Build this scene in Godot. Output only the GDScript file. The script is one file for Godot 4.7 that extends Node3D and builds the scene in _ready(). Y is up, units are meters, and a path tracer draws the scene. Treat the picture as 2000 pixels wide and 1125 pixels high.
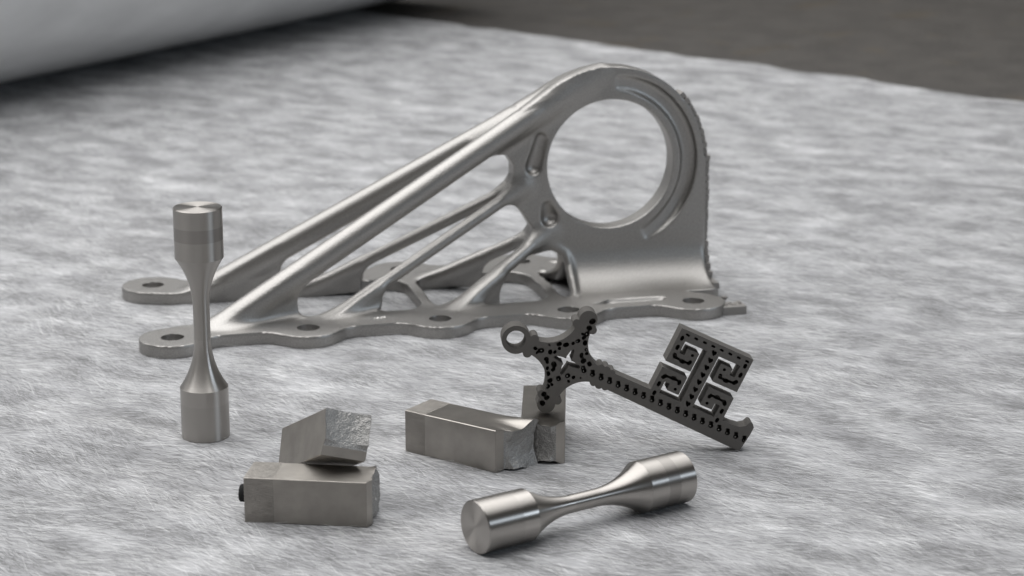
extends Node3D

const MM := 0.001
var rng := RandomNumberGenerator.new()
var M := {}

func _ready() -> void:
	rng.seed = 7
	set_camera_and_light()
	make_materials()
	build_tabletop()
	build_cloth()
	build_roll()
	build_bracket()
	build_dumbbells()
	build_bars()
	build_key()

# ------------------------------------------------------------------ camera, light
func set_camera_and_light() -> void:
	var cam := Camera3D.new()
	cam.name = "camera"
	add_child(cam)
	cam.position = Vector3(0, 0.1738, 0)
	cam.rotation_degrees = Vector3(-15.4, 0, 0)
	var lens := CameraAttributesPhysical.new()
	lens.frustum_focal_length = 93.87
	lens.frustum_focus_distance = 0.515
	lens.frustum_near = 0.02
	lens.frustum_far = 20.0
	lens.exposure_aperture = 35.0
	cam.attributes = lens
	cam.near = 0.02
	cam.far = 20.0
	cam.fov = rad_to_deg(2.0 * atan(562.5 / 4400.0))
	cam.current = true
	var we := WorldEnvironment.new()
	we.name = "surroundings"
	var env := Environment.new()
	env.background_mode = Environment.BG_COLOR
	env.background_color = Color(0.072, 0.070, 0.067).linear_to_srgb()
	env.tonemap_mode = Environment.TONE_MAPPER_LINEAR
	env.tonemap_exposure = 1.0
	env.sdfgi_enabled = true
	env.ssao_enabled = true
	env.ssil_enabled = true
	we.environment = env
	add_child(we)
	softbox("overhead_softbox_lamp", "large white softbox lamp hanging flat above the table", Vector3(-0.5, 1.15, -0.85), Vector3(-90, 0, 0), Vector2(2.1, 1.9), Color(1.0, 1.0, 1.0), 3.15)
	softbox("window_light_panel", "cool upright lamp panel standing low at the right of the table", Vector3(1.25, 0.52, 0.0), Vector3(-12, 68, 0), Vector2(0.5, 0.2), Color(0.88, 0.94, 1.0), 0.24)

func softbox(called: String, label: String, at: Vector3, turn: Vector3, size: Vector2, tint: Color, energy: float) -> void:
	var o := Node3D.new()
	o.name = called
	add_child(o)
	o.position = at
	o.rotation_degrees = turn
	tag(o, label, "lamp")
	var shell := BoxMesh.new()
	shell.size = Vector3(size.x + 0.06, size.y + 0.06, 0.12)
	var sm := StandardMaterial3D.new()
	sm.albedo_color = Color(0.05, 0.05, 0.05)
	sm.roughness = 0.8
	var h := MeshInstance3D.new()
	h.name = "housing"
	h.mesh = shell
	h.material_override = sm
	h.position = Vector3(0, 0, 0.065)
	o.add_child(h, true)
	var pane := PlaneMesh.new()
	pane.size = size
	pane.orientation = PlaneMesh.FACE_Z
	var gm := StandardMaterial3D.new()
	gm.albedo_color = Color(0.8, 0.8, 0.8)
	gm.emission_enabled = true
	gm.emission = tint
	gm.emission_energy_multiplier = 0.3
	var d := MeshInstance3D.new()
	d.name = "lamp_diffuser"
	d.mesh = pane
	d.material_override = gm
	d.position = Vector3(0, 0, -0.002)
	d.rotation_degrees = Vector3(0, 180, 0)
	o.add_child(d, true)
	var l := AreaLight3D.new()
	l.name = "lamp_glow"
	l.area_size = size
	l.light_color = tint
	l.light_energy = energy
	l.area_range = 8.0
	l.area_attenuation = 2.0
	l.shadow_enabled = true
	l.position = Vector3(0, 0, -0.01)
	o.add_child(l, true)

# ------------------------------------------------------------------ helpers
func tag(o: Node, label: String, category: String, group := "", kind := "") -> void:
	if label: o.set_meta("label", label)
	if category: o.set_meta("category", category)
	if group: o.set_meta("group", group)
	if kind: o.set_meta("kind", kind)

func thing(called: String, label: String, category: String, xf: Transform3D) -> Node3D:
	var o := Node3D.new()
	o.name = called
	add_child(o, true)
	o.transform = xf
	tag(o, label, category)
	return o

func lin(r: float, g: float, b: float) -> Color:
	return Color(r, g, b).linear_to_srgb()

class Soup:
	var v := PackedVector3Array()
	var n := PackedVector3Array()
	var u := PackedVector2Array()
	func tri(a: Vector3, b: Vector3, c: Vector3, na: Vector3, nb: Vector3, nc: Vector3, ua := Vector2.ZERO, ub := Vector2.ZERO, uc := Vector2.ZERO) -> void:
		if (b - a).cross(c - a).dot(na + nb + nc) > 0.0:
			v.append(a); v.append(c); v.append(b)
			n.append(na); n.append(nc); n.append(nb)
			u.append(ua); u.append(uc); u.append(ub)
		else:
			v.append(a); v.append(b); v.append(c)
			n.append(na); n.append(nb); n.append(nc)
			u.append(ua); u.append(ub); u.append(uc)
	func flat(a: Vector3, b: Vector3, c: Vector3, out: Vector3) -> void:
		var k := (b - a).cross(c - a)
		if k.length_squared() < 1e-20:
			return
		k = k.normalized()
		if k.dot(out) < 0.0: k = -k
		tri(a, b, c, k, k, k)
	func quad(a: Vector3, b: Vector3, c: Vector3, d: Vector3, out: Vector3) -> void:
		flat(a, b, c, out)
		flat(a, c, d, out)
	# a grid of points, smooth; pts[j * w + i]; normals from neighbours, turned to the side of out
	func grid(pts: PackedVector3Array, w: int, h: int, out: Vector3, uvs := PackedVector2Array()) -> void:
		var nn := PackedVector3Array()
		nn.resize(w * h)
		for j in h:
			for i in w:
				var dx: Vector3 = pts[j * w + mini(i + 1, w - 1)] - pts[j * w + maxi(i - 1, 0)]
				var dy: Vector3 = pts[mini(j + 1, h - 1) * w + i] - pts[maxi(j - 1, 0) * w + i]
				var k := dx.cross(dy) * 1e6
				k = k.normalized() if k.length_squared() > 0.0 else out
				nn[j * w + i] = k if k.dot(out) >= 0.0 else -k
		var has := uvs.size() > 0
		for j in h - 1:
			for i in w - 1:
				var a := j * w + i
				var b := a + 1
				var c := a + w
				var d := c + 1
				var ua := uvs[a] if has else Vector2.ZERO
				var ub := uvs[b] if has else Vector2.ZERO
				var uc := uvs[c] if has else Vector2.ZERO
				var ud := uvs[d] if has else Vector2.ZERO
				tri(pts[a], pts[b], pts[d], nn[a], nn[b], nn[d], ua, ub, ud)
				tri(pts[a], pts[d], pts[c], nn[a], nn[d], nn[c], ua, ud, uc)
	func mesh() -> ArrayMesh:
		var arr := []
		arr.resize(Mesh.ARRAY_MAX)
		arr[Mesh.ARRAY_VERTEX] = v
		arr[Mesh.ARRAY_NORMAL] = n
		arr[Mesh.ARRAY_TEX_UV] = u
		var m := ArrayMesh.new()
		m.add_surface_from_arrays(Mesh.PRIMITIVE_TRIANGLES, arr)
		return m

func part(called: String, s: Soup, mat: Material, parent: Node) -> MeshInstance3D:
	var o := MeshInstance3D.new()
	o.name = called
	o.mesh = s.mesh()
	o.material_override = mat
	parent.add_child(o, true)
	return o

func noise(kind: int, freq: float, oct: int, sd: int) -> FastNoiseLite:
	var f := FastNoiseLite.new()
	f.noise_type = kind
	f.frequency = freq
	f.fractal_octaves = oct
	f.seed = sd
	return f

func noise_tex(f: FastNoiseLite, w: int, h: int, as_normal := false, strength := 8.0) -> ImageTexture:
	var im := f.get_seamless_image(w, h)
	if as_normal:
		im.convert(Image.FORMAT_RGBA8)
		im.bump_map_to_normal_map(strength)
	return ImageTexture.create_from_image(im)

# a grey picture remapped between two values
func remap_image(im: Image, lo: float, hi: float, gain := 1.0, plateau := false) -> Image:
	im.convert(Image.FORMAT_L8)
	var d := im.get_data()
	var table := PackedByteArray()
	table.resize(256)
	for k in 256:
		var x := clampf((k / 255.0 - 0.5) * gain + 0.5, 0.0, 1.0)
		if plateau: x = 1.0 - pow(1.0 - x, 1.5)
		table[k] = int(lerpf(lo, hi, x) * 255.0)
	for k in d.size():
		d[k] = table[d[k]]
	return Image.create_from_data(im.get_width(), im.get_height(), false, Image.FORMAT_L8, d)

# ------------------------------------------------------------------ materials
func metal(called: String, c: Color, rough: float) -> StandardMaterial3D:
	var m := StandardMaterial3D.new()
	m.resource_name = called
	m.albedo_color = c
	m.metallic = 1.0
	m.roughness = rough
	return m

func make_materials() -> void:
	# bead-blasted printed metal
	var grain := ImageTexture.create_from_image(noise(FastNoiseLite.TYPE_SIMPLEX, 0.22, 3, 3).get_seamless_image(256, 256))
	var m := metal("blasted metal", lin(0.47, 0.455, 0.437), 0.43)
	m.uv1_triplanar = true
	m.uv1_scale = Vector3.ONE * 42.0
	m.heightmap_enabled = true
	m.heightmap_texture = grain
	m.heightmap_scale = 0.009
	m.albedo_texture = ImageTexture.create_from_image(remap_image(noise(FastNoiseLite.TYPE_SIMPLEX, 0.2, 3, 4).get_seamless_image(256, 256), 0.84, 1.0, 1.5))
	M.blasted = m
	m = metal("rough printed metal", lin(0.36, 0.345, 0.33), 0.6)
	m.uv1_triplanar = true
	m.uv1_scale = Vector3.ONE * 90.0
	m.heightmap_enabled = true
	m.heightmap_texture = grain
	m.heightmap_scale = 0.012
	M.crust = m
	m = metal("polished nick", lin(0.8, 0.78, 0.75), 0.3)
	M.nick = m
	# turned steel: grooves run round the axis
	var lathe_lines := FastNoiseLite.new()
	lathe_lines.noise_type = FastNoiseLite.TYPE_VALUE
	lathe_lines.frequency = 0.35
	lathe_lines.fractal_octaves = 3
	lathe_lines.seed = 11
	var thin := lathe_lines.get_seamless_image(8, 512)
	for y in 512:
		var g := thin.get_pixel(0, y)
		for x in 8:
			thin.set_pixel(x, y, g)
	var lines := ImageTexture.create_from_image(thin)
	for spec in [["turned", 0.38, 0.43], ["turned_dull", 0.44, 0.36], ["turned_fine", 0.33, 0.45], ["turned_end", 0.40, 0.48]]:
		m = metal("turned steel", lin(spec[2], spec[2] * 0.95, spec[2] * 0.895), spec[1])
		m.anisotropy_enabled = true
		m.anisotropy = -0.9
		m.uv1_scale = Vector3(1, 6.0, 1)
		m.heightmap_enabled = true
		m.heightmap_texture = lines
		m.heightmap_scale = 0.0014
		M[spec[0]] = m
	# milled bars: fine lines along the bar
	var brush := noise(FastNoiseLite.TYPE_SIMPLEX, 0.12, 4, 21).get_seamless_image(256, 256)
	var brushed := ImageTexture.create_from_image(brush)
	var stain := ImageTexture.create_from_image(remap_image(noise(FastNoiseLite.TYPE_SIMPLEX_SMOOTH, 0.012, 4, 5).get_seamless_image(256, 256), 0.92, 1.0, 1.3))
	for spec in [["milled", 0.54, 0.42, 0.9], ["milled_bright", 0.3, 0.41, 0.45], ["ground", 0.42, 0.36, 2.2]]:
		m = metal("milled steel", lin(spec[2], spec[2] * 0.94, spec[2] * 0.865), spec[1])
		m.detail_enabled = true
		m.detail_albedo = stain
		m.detail_blend_mode = BaseMaterial3D.BLEND_MODE_MUL
		m.detail_uv_layer = BaseMaterial3D.DETAIL_UV_2
		m.uv2_triplanar = true
		m.uv2_scale = Vector3.ONE * 40.0
		m.uv1_triplanar = true
		m.uv1_scale = Vector3(12, 160, 160)
		m.heightmap_enabled = true
		m.heightmap_texture = brushed
		m.heightmap_scale = 0.0030 * spec[3]
		M[spec[0]] = m
	m = metal("fractured steel", lin(0.52, 0.51, 0.495), 0.58)
	m.uv1_triplanar = true
	m.uv1_scale = Vector3.ONE * 110.0
	m.heightmap_enabled = true
	m.heightmap_texture = ImageTexture.create_from_image(noise(FastNoiseLite.TYPE_SIMPLEX, 0.07, 5, 8).get_seamless_image(256, 256))
	m.heightmap_scale = 0.011
	m.albedo_texture = ImageTexture.create_from_image(remap_image(noise(FastNoiseLite.TYPE_SIMPLEX, 0.09, 4, 81).get_seamless_image(256, 256), 0.80, 1.0, 1.6))
	M.fracture = m
	m = metal("dark printed metal", lin(0.18, 0.172, 0.162), 0.52)
	m.uv1_triplanar = true
	m.uv1_scale = Vector3.ONE * 110.0
	m.heightmap_enabled = true
	m.heightmap_texture = grain
	m.heightmap_scale = 0.004
	M.key = m
	var side: StandardMaterial3D = m.duplicate() # the same metal as printed: the outer walls came out coarser than the face
	side.roughness = 0.8
	side.heightmap_scale = 0.02
	M.key_wall = side

# ------------------------------------------------------------------ table, cloth, roll
const EDGE := Vector3(-0.072, 0, -1.172)
const ALONG := Vector3(0.7493, 0, 0.6623)
const ACROSS := Vector3(-0.6623, 0, 0.7493)

func build_tabletop() -> void:
	var o := MeshInstance3D.new()
	o.name = "tabletop"
	var b := BoxMesh.new()
	b.size = Vector3(3.4, 0.04, 3.2)
	o.mesh = b
	o.position = Vector3(0.2, -0.0216, -0.9)
	var m := StandardMaterial3D.new()
	m.resource_name = "worn dark bench top"
	m.albedo_color = Color.WHITE
	m.roughness = 0.62
	var f := noise(FastNoiseLite.TYPE_SIMPLEX, 0.02, 5, 31)
	var im := f.get_seamless_image(512, 512)
	im.convert(Image.FORMAT_RGB8)
	var speck := noise(FastNoiseLite.TYPE_SIMPLEX, 0.3, 2, 32).get_seamless_image(512, 512)
	var rust := noise(FastNoiseLite.TYPE_SIMPLEX_SMOOTH, 0.012, 3, 33).get_seamless_image(512, 512)
	for y in 512:
		for x in 512:
			var a := im.get_pixel(x, y).r
			var s := speck.get_pixel(x, y).r
			var r := clampf((rust.get_pixel(x, y).r - 0.62) * 5.0, 0.0, 1.0)
			var k := 0.070 * (0.75 + 0.35 * a + 0.9 * (s - 0.5))
			im.set_pixel(x, y, Color(k * (1.07 + 0.10 * r), k * (0.985 + 0.02 * r), k * (0.89 - 0.1 * r)).linear_to_srgb())
	m.albedo_texture = ImageTexture.create_from_image(im)
	m.uv1_triplanar = true
	m.uv1_world_triplanar = true
	m.uv1_scale = Vector3.ONE * 3.0
	o.material_override = m
	add_child(o)
	tag(o, "", "", "", "structure")

func cloth_height(x: float, z: float, f: FastNoiseLite) -> float:
	var free := smoothstep(0.075, 0.16, absf(x + 0.015)) # nothing stands out there: the cloth lies in soft low folds
	var along := x * 0.49 - z * 0.87
	return -0.0002 + 0.00018 * f.get_noise_2d(x * 1000.0, z * 1000.0) + free * 0.0016 * f.get_noise_2d(along * 5200.0 + 300.0, (x * 0.87 + z * 0.49) * 1300.0)

func fibre_image(size: int) -> Image:
	var r := RandomNumberGenerator.new()
	r.seed = 77
	var brushes: Array[Image] = []
	var flow := noise(FastNoiseLite.TYPE_SIMPLEX_SMOOTH, 0.035, 2, 91).get_seamless_image(128, 128)
	var thick := noise(FastNoiseLite.TYPE_SIMPLEX, 0.075, 4, 92).get_seamless_image(128, 128)
	for k in 80:
		var w := 300
		var h := 160
		var im := Image.create(w, h, false, Image.FORMAT_RGBA8)
		im.fill(Color(1, 1, 1, 0))
		var dark := k >= 40
		var lean := lerpf(-0.30, 0.30, (k % 8) / 7.0)
		for s in (16 if not dark else 26):
			var x := r.randf_range(4, 160)
			var y := r.randf_range(40, h - 40) - lean * 30.0
			var a := lean + r.randfn(0.0, 0.33)
			if s % 9 == 0: a = lean + r.randf_range(-0.4, 0.4)
			var bend := r.randfn(0.0, 0.0022)
			var n := int(r.randf_range(30, 100)) if not dark else int(r.randf_range(16, 52))
			var al := r.randf_range(0.08, 0.30) if s % 3 or dark else r.randf_range(0.33, 0.62)
			if dark: al = r.randf_range(0.2, 0.62)
			var tone := r.randf_range(0.86, 1.0) if not dark else r.randf_range(0.36, 0.54)
			for i in n:
				var fade := minf(1.0, minf(i, n - i) / (18.0 if not dark else 9.0))
				var yi := int(floor(y))
				var xi := int(x)
				if xi < 0 or xi >= w or yi < 0 or yi >= h - 1:
					break
				var fy := y - yi
				var thick_one := al > 0.32
				for q in (3 if thick_one else 2):
					if yi + q >= h: break
					var c := im.get_pixel(xi, yi + q)
					var aa: float = al * fade * (1.0 - fy if q == 0 else (1.0 if q == 1 and thick_one else fy))
					im.set_pixel(xi, yi + q, Color(tone, tone, tone, c.a + aa * (1.0 - c.a)))
				x += 1.0
				y += tan(clampf(a, -0.75, 0.75))
				a += bend
				if i % 11 == 0: bend += r.randfn(0.0, 0.0012)
		brushes.append(im)
	var out := Image.create(size, size, false, Image.FORMAT_RGBA8)
	out.fill(Color(0.675, 0.675, 0.683))
	for k in 5600:
		var x := r.randi() % size
		var y := r.randi() % size
		var fx := (x * 128) / size
		var fy := (y * 128) / size
		var cls := clampi(int((flow.get_pixel(fx, fy).r - 0.5) * 11.0 + 4.0), 0, 7)
		var full := clampf((thick.get_pixel(fx, fy).r - 0.28) * 1.9, 0.10, 0.84) # thick fleece: pale fibres; thin: the bench between them
		var set_no := 0 if r.randf() < full else 5
		var b := brushes[(set_no + r.randi() % 5) * 8 + cls]
		var rect := Rect2i(0, 0, b.get_width(), b.get_height())
		for ox in [0, -size]:
			for oy in [0, -size]:
				if x + ox + rect.size.x > 0 and y + oy + rect.size.y > 0:
					out.blend_rect(b, rect, Vector2i(x + ox, y + oy))
	return out

func build_cloth() -> void:
	var o := thing("fibrous_cloth", "white fibrous nonwoven cloth spread under all the metal pieces", "cloth", Transform3D())
	var f := noise(FastNoiseLite.TYPE_SIMPLEX_SMOOTH, 0.006, 2, 41)
	var fe := noise(FastNoiseLite.TYPE_SIMPLEX_SMOOTH, 0.012, 3, 42)
	var t0 := -0.75
	var t1 := 1.05
	var ss := 1.35
	var w := 320
	var h := 300
	var s := Soup.new()
	var pts := PackedVector3Array()
	var uv := PackedVector2Array()
	for j in h:
		for i in w:
			var t := lerpf(t0, t1, i / float(w - 1))
			var q: float = ss * pow(j / float(h - 1), 1.15)
			var wob: float = 0.005 * fe.get_noise_1d(t * 1400.0) * exp(-q / 0.05)
			var p := EDGE + ALONG * t + ACROSS * (q + wob)
			p.y = cloth_height(p.x, p.z, f) + 0.0016 * maxf(0.0, fe.get_noise_1d(t * 1000.0 + 900.0)) * exp(-q / 0.012)
			pts.append(p)
			uv.append(Vector2(p.dot(Vector3(0.87, 0, 0.49)), p.dot(Vector3(-0.49, 0, 0.87))))
	s.grid(pts, w, h, Vector3.UP, uv)
	var m := StandardMaterial3D.new()
	m.resource_name = "nonwoven fibre"
	var fib := fibre_image(2048)
	m.albedo_color = Color(1, 1, 1)
	m.albedo_texture = ImageTexture.create_from_image(fib)
	m.roughness = 0.9
	m.metallic_specular = 0.3
	m.uv1_scale = Vector3(1.0 / 0.172, 1.0 / 0.165, 1)
	m.uv2_scale = Vector3(1.0, 1.0, 1)
	var hm: Image = fib.duplicate()
	hm.convert(Image.FORMAT_L8)
	m.heightmap_enabled = true
	m.heightmap_texture = ImageTexture.create_from_image(hm)
	m.heightmap_scale = 0.009
	# thick and thin places of the fleece: the dark bench shows through the thin ones
	var cl := noise(FastNoiseLite.TYPE_SIMPLEX, 0.013, 6, 51)
	cl.domain_warp_enabled = true
	cl.domain_warp_amplitude = 40.0
	cl.domain_warp_frequency = 0.008
	var cloud := remap_image(cl.get_seamless_image(1024, 1024), 0.90, 1.0, 1.3, true)
	cloud.convert(Image.FORMAT_RGBA8)
	m.detail_enabled = true
	m.detail_albedo = ImageTexture.create_from_image(cloud)
	m.detail_blend_mode = BaseMaterial3D.BLEND_MODE_MUL
	m.detail_uv_layer = BaseMaterial3D.DETAIL_UV_2
	var arr := []
	arr.resize(Mesh.ARRAY_MAX)
	arr[Mesh.ARRAY_VERTEX] = s.v
	arr[Mesh.ARRAY_NORMAL] = s.n
	arr[Mesh.ARRAY_TEX_UV] = s.u
	var u2 := PackedVector2Array()
	for k in s.u.size():
		u2.append(Vector2(s.u[k].x / 0.46, s.u[k].y / 0.33))
	arr[Mesh.ARRAY_TEX_UV2] = u2
	var am := ArrayMesh.new()
	am.add_surface_from_arrays(Mesh.PRIMITIVE_TRIANGLES, arr)
	var sheet := MeshInstance3D.new()
	sheet.name = "cloth_sheet"
	sheet.mesh = am
	sheet.material_override = m
	o.add_child(sheet, true)
	loose_fibres(o, f)

func loose_fibres(o: Node3D, f: FastNoiseLite) -> void:
	var r := RandomNumberGenerator.new()
	r.seed = 5
	var m := StandardMaterial3D.new()
	m.resource_name = "loose fibre"
	m.albedo_color = lin(0.78, 0.78, 0.79)
	m.roughness = 0.7
	for variant in 6:
		var s := Soup.new()
		var p := Vector3.ZERO
		var a := r.randfn(0.0, 0.25)
		var bend := r.randfn(0.0, 0.05)
		var n := 14
		var prev: Array[Vector3] = []
		var rad := 0.000014
		for i in n + 1:
			var d := Vector3(cos(a), 0, sin(a))
			var side := Vector3(-d.z, 0, d.x)
			var ring: Array[Vector3] = []
			for q in 3:
				var an := TAU * q / 3.0
				ring.append(p + (side * cos(an) + Vector3.UP * sin(an)) * rad)
			if i > 0:
				for q in 3:
					var q2 := (q + 1) % 3
					var out := (ring[q] + ring[q2]) * 0.5 - p
					s.quad(prev[q], prev[q2], ring[q2], ring[q], out * 1e6)
			prev = ring
			p += d * (0.011 / n)
			p.y += 0.00014 * cos(PI * i / n) * (0.3 + variant * 0.25)
			a += bend
			bend += r.randfn(0.0, 0.05)
		var mm := MultiMesh.new()
		mm.transform_format = MultiMesh.TRANSFORM_3D
		mm.mesh = s.mesh()
		mm.instance_count = 600
		for k in mm.instance_count:
			var z := -0.37 - 0.38 * pow(r.randf(), 1.5)
			var x := r.randf_range(-0.27, 0.27) * (-z / 0.6)
			var y := cloth_height(x, z, f) + 0.00003
			var ang := -atan2(0.49, 0.87) + r.randfn(0.0, 0.22)
			if r.randf() < 0.04: ang += r.randf_range(-1.2, 1.2)
			var b := Basis(Vector3.UP, ang).scaled(Vector3.ONE)
			var sc := r.randf_range(0.5, 1.4)
			mm.set_instance_transform(k, Transform3D(b * Basis.from_scale(Vector3(sc, 1, sc)), Vector3(x, y, z)))
		var mi := MultiMeshInstance3D.new()
		mi.name = "loose_fibres"
		mi.multimesh = mm
		mi.material_override = m
		mi.set_meta("kind", "stuff")
		o.add_child(mi, true)

func build_roll() -> void:
	var a := Vector3(-0.066, 0, -1.229)
	var d := Vector3(-0.529, 0, 0.849).normalized()
	var r := 0.085
	var back := Vector3(-d.z, 0, d.x)
	if back.z > 0: back = -back
	var c := a + back * 0.002 + Vector3.UP * r
	# local y along the roll
	var b := Basis(d.cross(Vector3.UP).normalized() * -1.0, d, Vector3.UP)
	if b.determinant() < 0: b.x = -b.x
	var o := thing("cloth_roll", "big smooth pale grey roll lying across the back left corner", "roll", Transform3D(b, c))
	var m := StandardMaterial3D.new()
	m.resource_name = "rolled sheet"
	m.albedo_color = lin(0.86, 0.86, 0.855)
	m.roughness = 0.6
	m.albedo_texture = ImageTexture.create_from_image(remap_image(noise(FastNoiseLite.TYPE_SIMPLEX, 0.02, 4, 61).get_seamless_image(256, 256), 0.93, 1.0))
	m.uv1_scale = Vector3(3, 3, 3)
	part("rolled_layers", lathe([[[r - 0.002, 0.0], [r, 0.002], [r, 0.78], [r - 0.002, 0.782]]], 128, 1.0), m, o)
	part("roll_end", lathe([[[0.02, 0.0], [r - 0.002, 0.0]]], 96, 1.0), m, o)
	part("roll_end", lathe([[[0.02, 0.782], [r - 0.002, 0.782]]], 96, 1.0), m, o)
	var core := StandardMaterial3D.new()
	core.albedo_color = lin(0.3, 0.22, 0.14)
	core.roughness = 0.9
	part("card_core", lathe([[[0.0205, 0.001], [0.018, -0.002], [0.018, 0.784], [0.0205, 0.781]]], 64, 1.0), core, o)

# a body of revolution round y from runs of [radius, height] points; every run is smooth in itself, with a crease to the next
func lathe(runs: Array, sides: int, vscale: float) -> Soup:
	var s := Soup.new()
	var len := 0.0
	for run in runs:
		var k: int = run.size()
		var nr: Array[Vector2] = []
		for i in k:
			var p0: Array = run[maxi(i - 1, 0)]
			var p1: Array = run[mini(i + 1, k - 1)]
			var t := Vector2(p1[0] - p0[0], p1[1] - p0[1]) * 1000.0
			nr.append(Vector2(t.y, -t.x).normalized())
		# turn outwards: away from the axis, or up / down on a flat end
		var mid: Vector2 = nr[k / 2]
		var flip := mid.x < -0.001
		for i in k - 1:
			var ra: float = run[i][0]
			var ya: float = run[i][1]
			var rb: float = run[i + 1][0]
			var yb: float = run[i + 1][1]
			var step := Vector2(rb - ra, yb - ya).length()
			for q in sides:
				var a0 := TAU * q / sides
				var a1 := TAU * (q + 1) / sides
				var c0 := Vector3(cos(a0), 0, sin(a0))
				var c1 := Vector3(cos(a1), 0, sin(a1))
				var sg := -1.0 if flip else 1.0
				var na := nr[i] * sg
				var nb := nr[i + 1] * sg
				var v00 := c0 * ra + Vector3.UP * ya
				var v01 := c1 * ra + Vector3.UP * ya
				var v10 := c0 * rb + Vector3.UP * yb
				var v11 := c1 * rb + Vector3.UP * yb
				var n00 := c0 * na.x + Vector3.UP * na.y
				var n01 := c1 * na.x + Vector3.UP * na.y
				var n10 := c0 * nb.x + Vector3.UP * nb.y
				var n11 := c1 * nb.x + Vector3.UP * nb.y
				var u0 := Vector2(q / float(sides), len * vscale)
				var u1 := Vector2((q + 1) / float(sides), len * vscale)
				var w0 := Vector2(q / float(sides), (len + step) * vscale)
				var w1 := Vector2((q + 1) / float(sides), (len + step) * vscale)
				s.tri(v00, v01, v11, n00, n01, n11, u0, u1, w1)
				s.tri(v00, v11, v10, n00, n11, n10, u0, w1, w0)
			len += step
	return s

# ------------------------------------------------------------------ turned test bars
func make_dumbbell(called: String, label: String, xf: Transform3D, tall: float) -> Node3D:
	var o := thing(called, label, "test bar", xf)
	var R := 5.62 * MM
	var g := 1.93 * MM
	var H := tall * MM
	var h1 := 12.3 * MM
	var h2 := H - 11.9 * MM
	var L := 11.6 * MM
	var ch := 0.22 * MM
	var arc_r := (L * L + (R - g) * (R - g)) / (2.0 * (R - g))
	var up: Array = []
	for i in 25:
		var t := i / 24.0
		var y := L * t
		up.append([g + arc_r - sqrt(arc_r * arc_r - y * y), y])
	var low: Array = []
	for i in 25:
		low.append([up[24 - i][0], h1 + L - up[24 - i][1]])
	var high: Array = []
	for i in 25:
		high.append([up[i][0], h2 - L + up[i][1]])
	var head := part("head", lathe([[[R - ch, 0.0], [R, ch]], [[R, ch], [R, 8.6 * MM]]], 96, 12.0), M.turned, o)
	part("machined_band", lathe([[[R, 8.6 * MM], [R, h1]]], 96, 12.0), M.turned_fine, head)
	part("end_face", lathe([[[0.00002, 0.0], [R - ch, 0.0]]], 96, 12.0), M.turned_end, head)
	part("neck", lathe([low], 96, 12.0), M.turned_fine, o)
	part("gauge_section", lathe([[[g, h1 + L], [g, h2 - L]]], 96, 12.0), M.turned, o)
	part("neck", lathe([high], 96, 12.0), M.turned, o)
	var head2 := part("head", lathe([[[R, h2], [R, h2 + 4.4 * MM]], [[R, H - 4.4 * MM], [R, H - ch]], [[R, H - ch], [R - ch, H]]], 96, 12.0), M.turned, o)
	part("machined_band", lathe([[[R, h2 + 4.4 * MM], [R, H - 4.4 * MM]]], 96, 12.0), M.turned_dull, head2)
	part("end_face", lathe([[[R - ch, H], [0.00002, H]]], 96, 12.0), M.turned_end, head2)
	return o

func build_dumbbells() -> void:
	make_dumbbell("standing_test_bar", "turned steel test bar standing upright on its end at the left", Transform3D(Basis(), Vector3(-0.0719, -0.0003, -0.5012)), 55.3)
	var a := Vector3(-0.0075, 0.00535, -0.4284)
	var d := Vector3(43.2, 0, -29.2).normalized()
	var side := d.cross(Vector3.UP).normalized()
	var b := Basis(side, d, side.cross(d))
	make_dumbbell("lying_test_bar", "turned steel test bar lying on its side at the front right", Transform3D(b, a), 53.3)

# ------------------------------------------------------------------ broken square bars
# local: x along the bar to the broken end, n from the notched side (0) to the hinge side (10), w across (0 to 10), in mm
func bar_shape(p: Vector3, L: float, spec: Dictionary, f: FastNoiseLite) -> Vector3:
	var x := p.x
	var n := p.y
	var w := p.z
	var reach: float = spec.get("reach", 6.0)
	var k := clampf((x - (L - reach)) / reach, 0.0, 1.0)
	if k > 0.0:
		var e := 0.0
		if n < 2.0:
			e = -(2.0 - n) * 0.42
		else:
			var fade := clampf((n - 2.0) / 1.2, 0.0, 1.0)
			e = fade * (spec.relief * (f.get_noise_2d(n * 10.0, w * 10.0) + 0.35 * f.get_noise_2d(n * 34.0 + 90.0, w * 34.0)) + spec.tilt * (n - 2.0) / 8.0 + spec.get("dish", 0.0) * (absf(w - 5.0) / 5.0) ** 2.0 * fade)
		x += e * pow(k, 3.0)
		var neck: float = spec.squeeze * smoothstep(0.6, 2.6, n) * (1.0 - smoothstep(5.0, 7.4, n)) - spec.bulge * smoothstep(6.2, 8.6, n) * (1.0 - 0.5 * smoothstep(9.2, 10.0, n))
		var kk := k * k
		w = 5.0 + (w - 5.0) * (1.0 - neck * kk / 5.0 * (1.0 + 0.08 * f.get_noise_1d(n * 12.0)))
		n += spec.get("hump", 0.0) * kk * smoothstep(6.0, 10.0, n)
	return Vector3(x, n, w)

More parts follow.
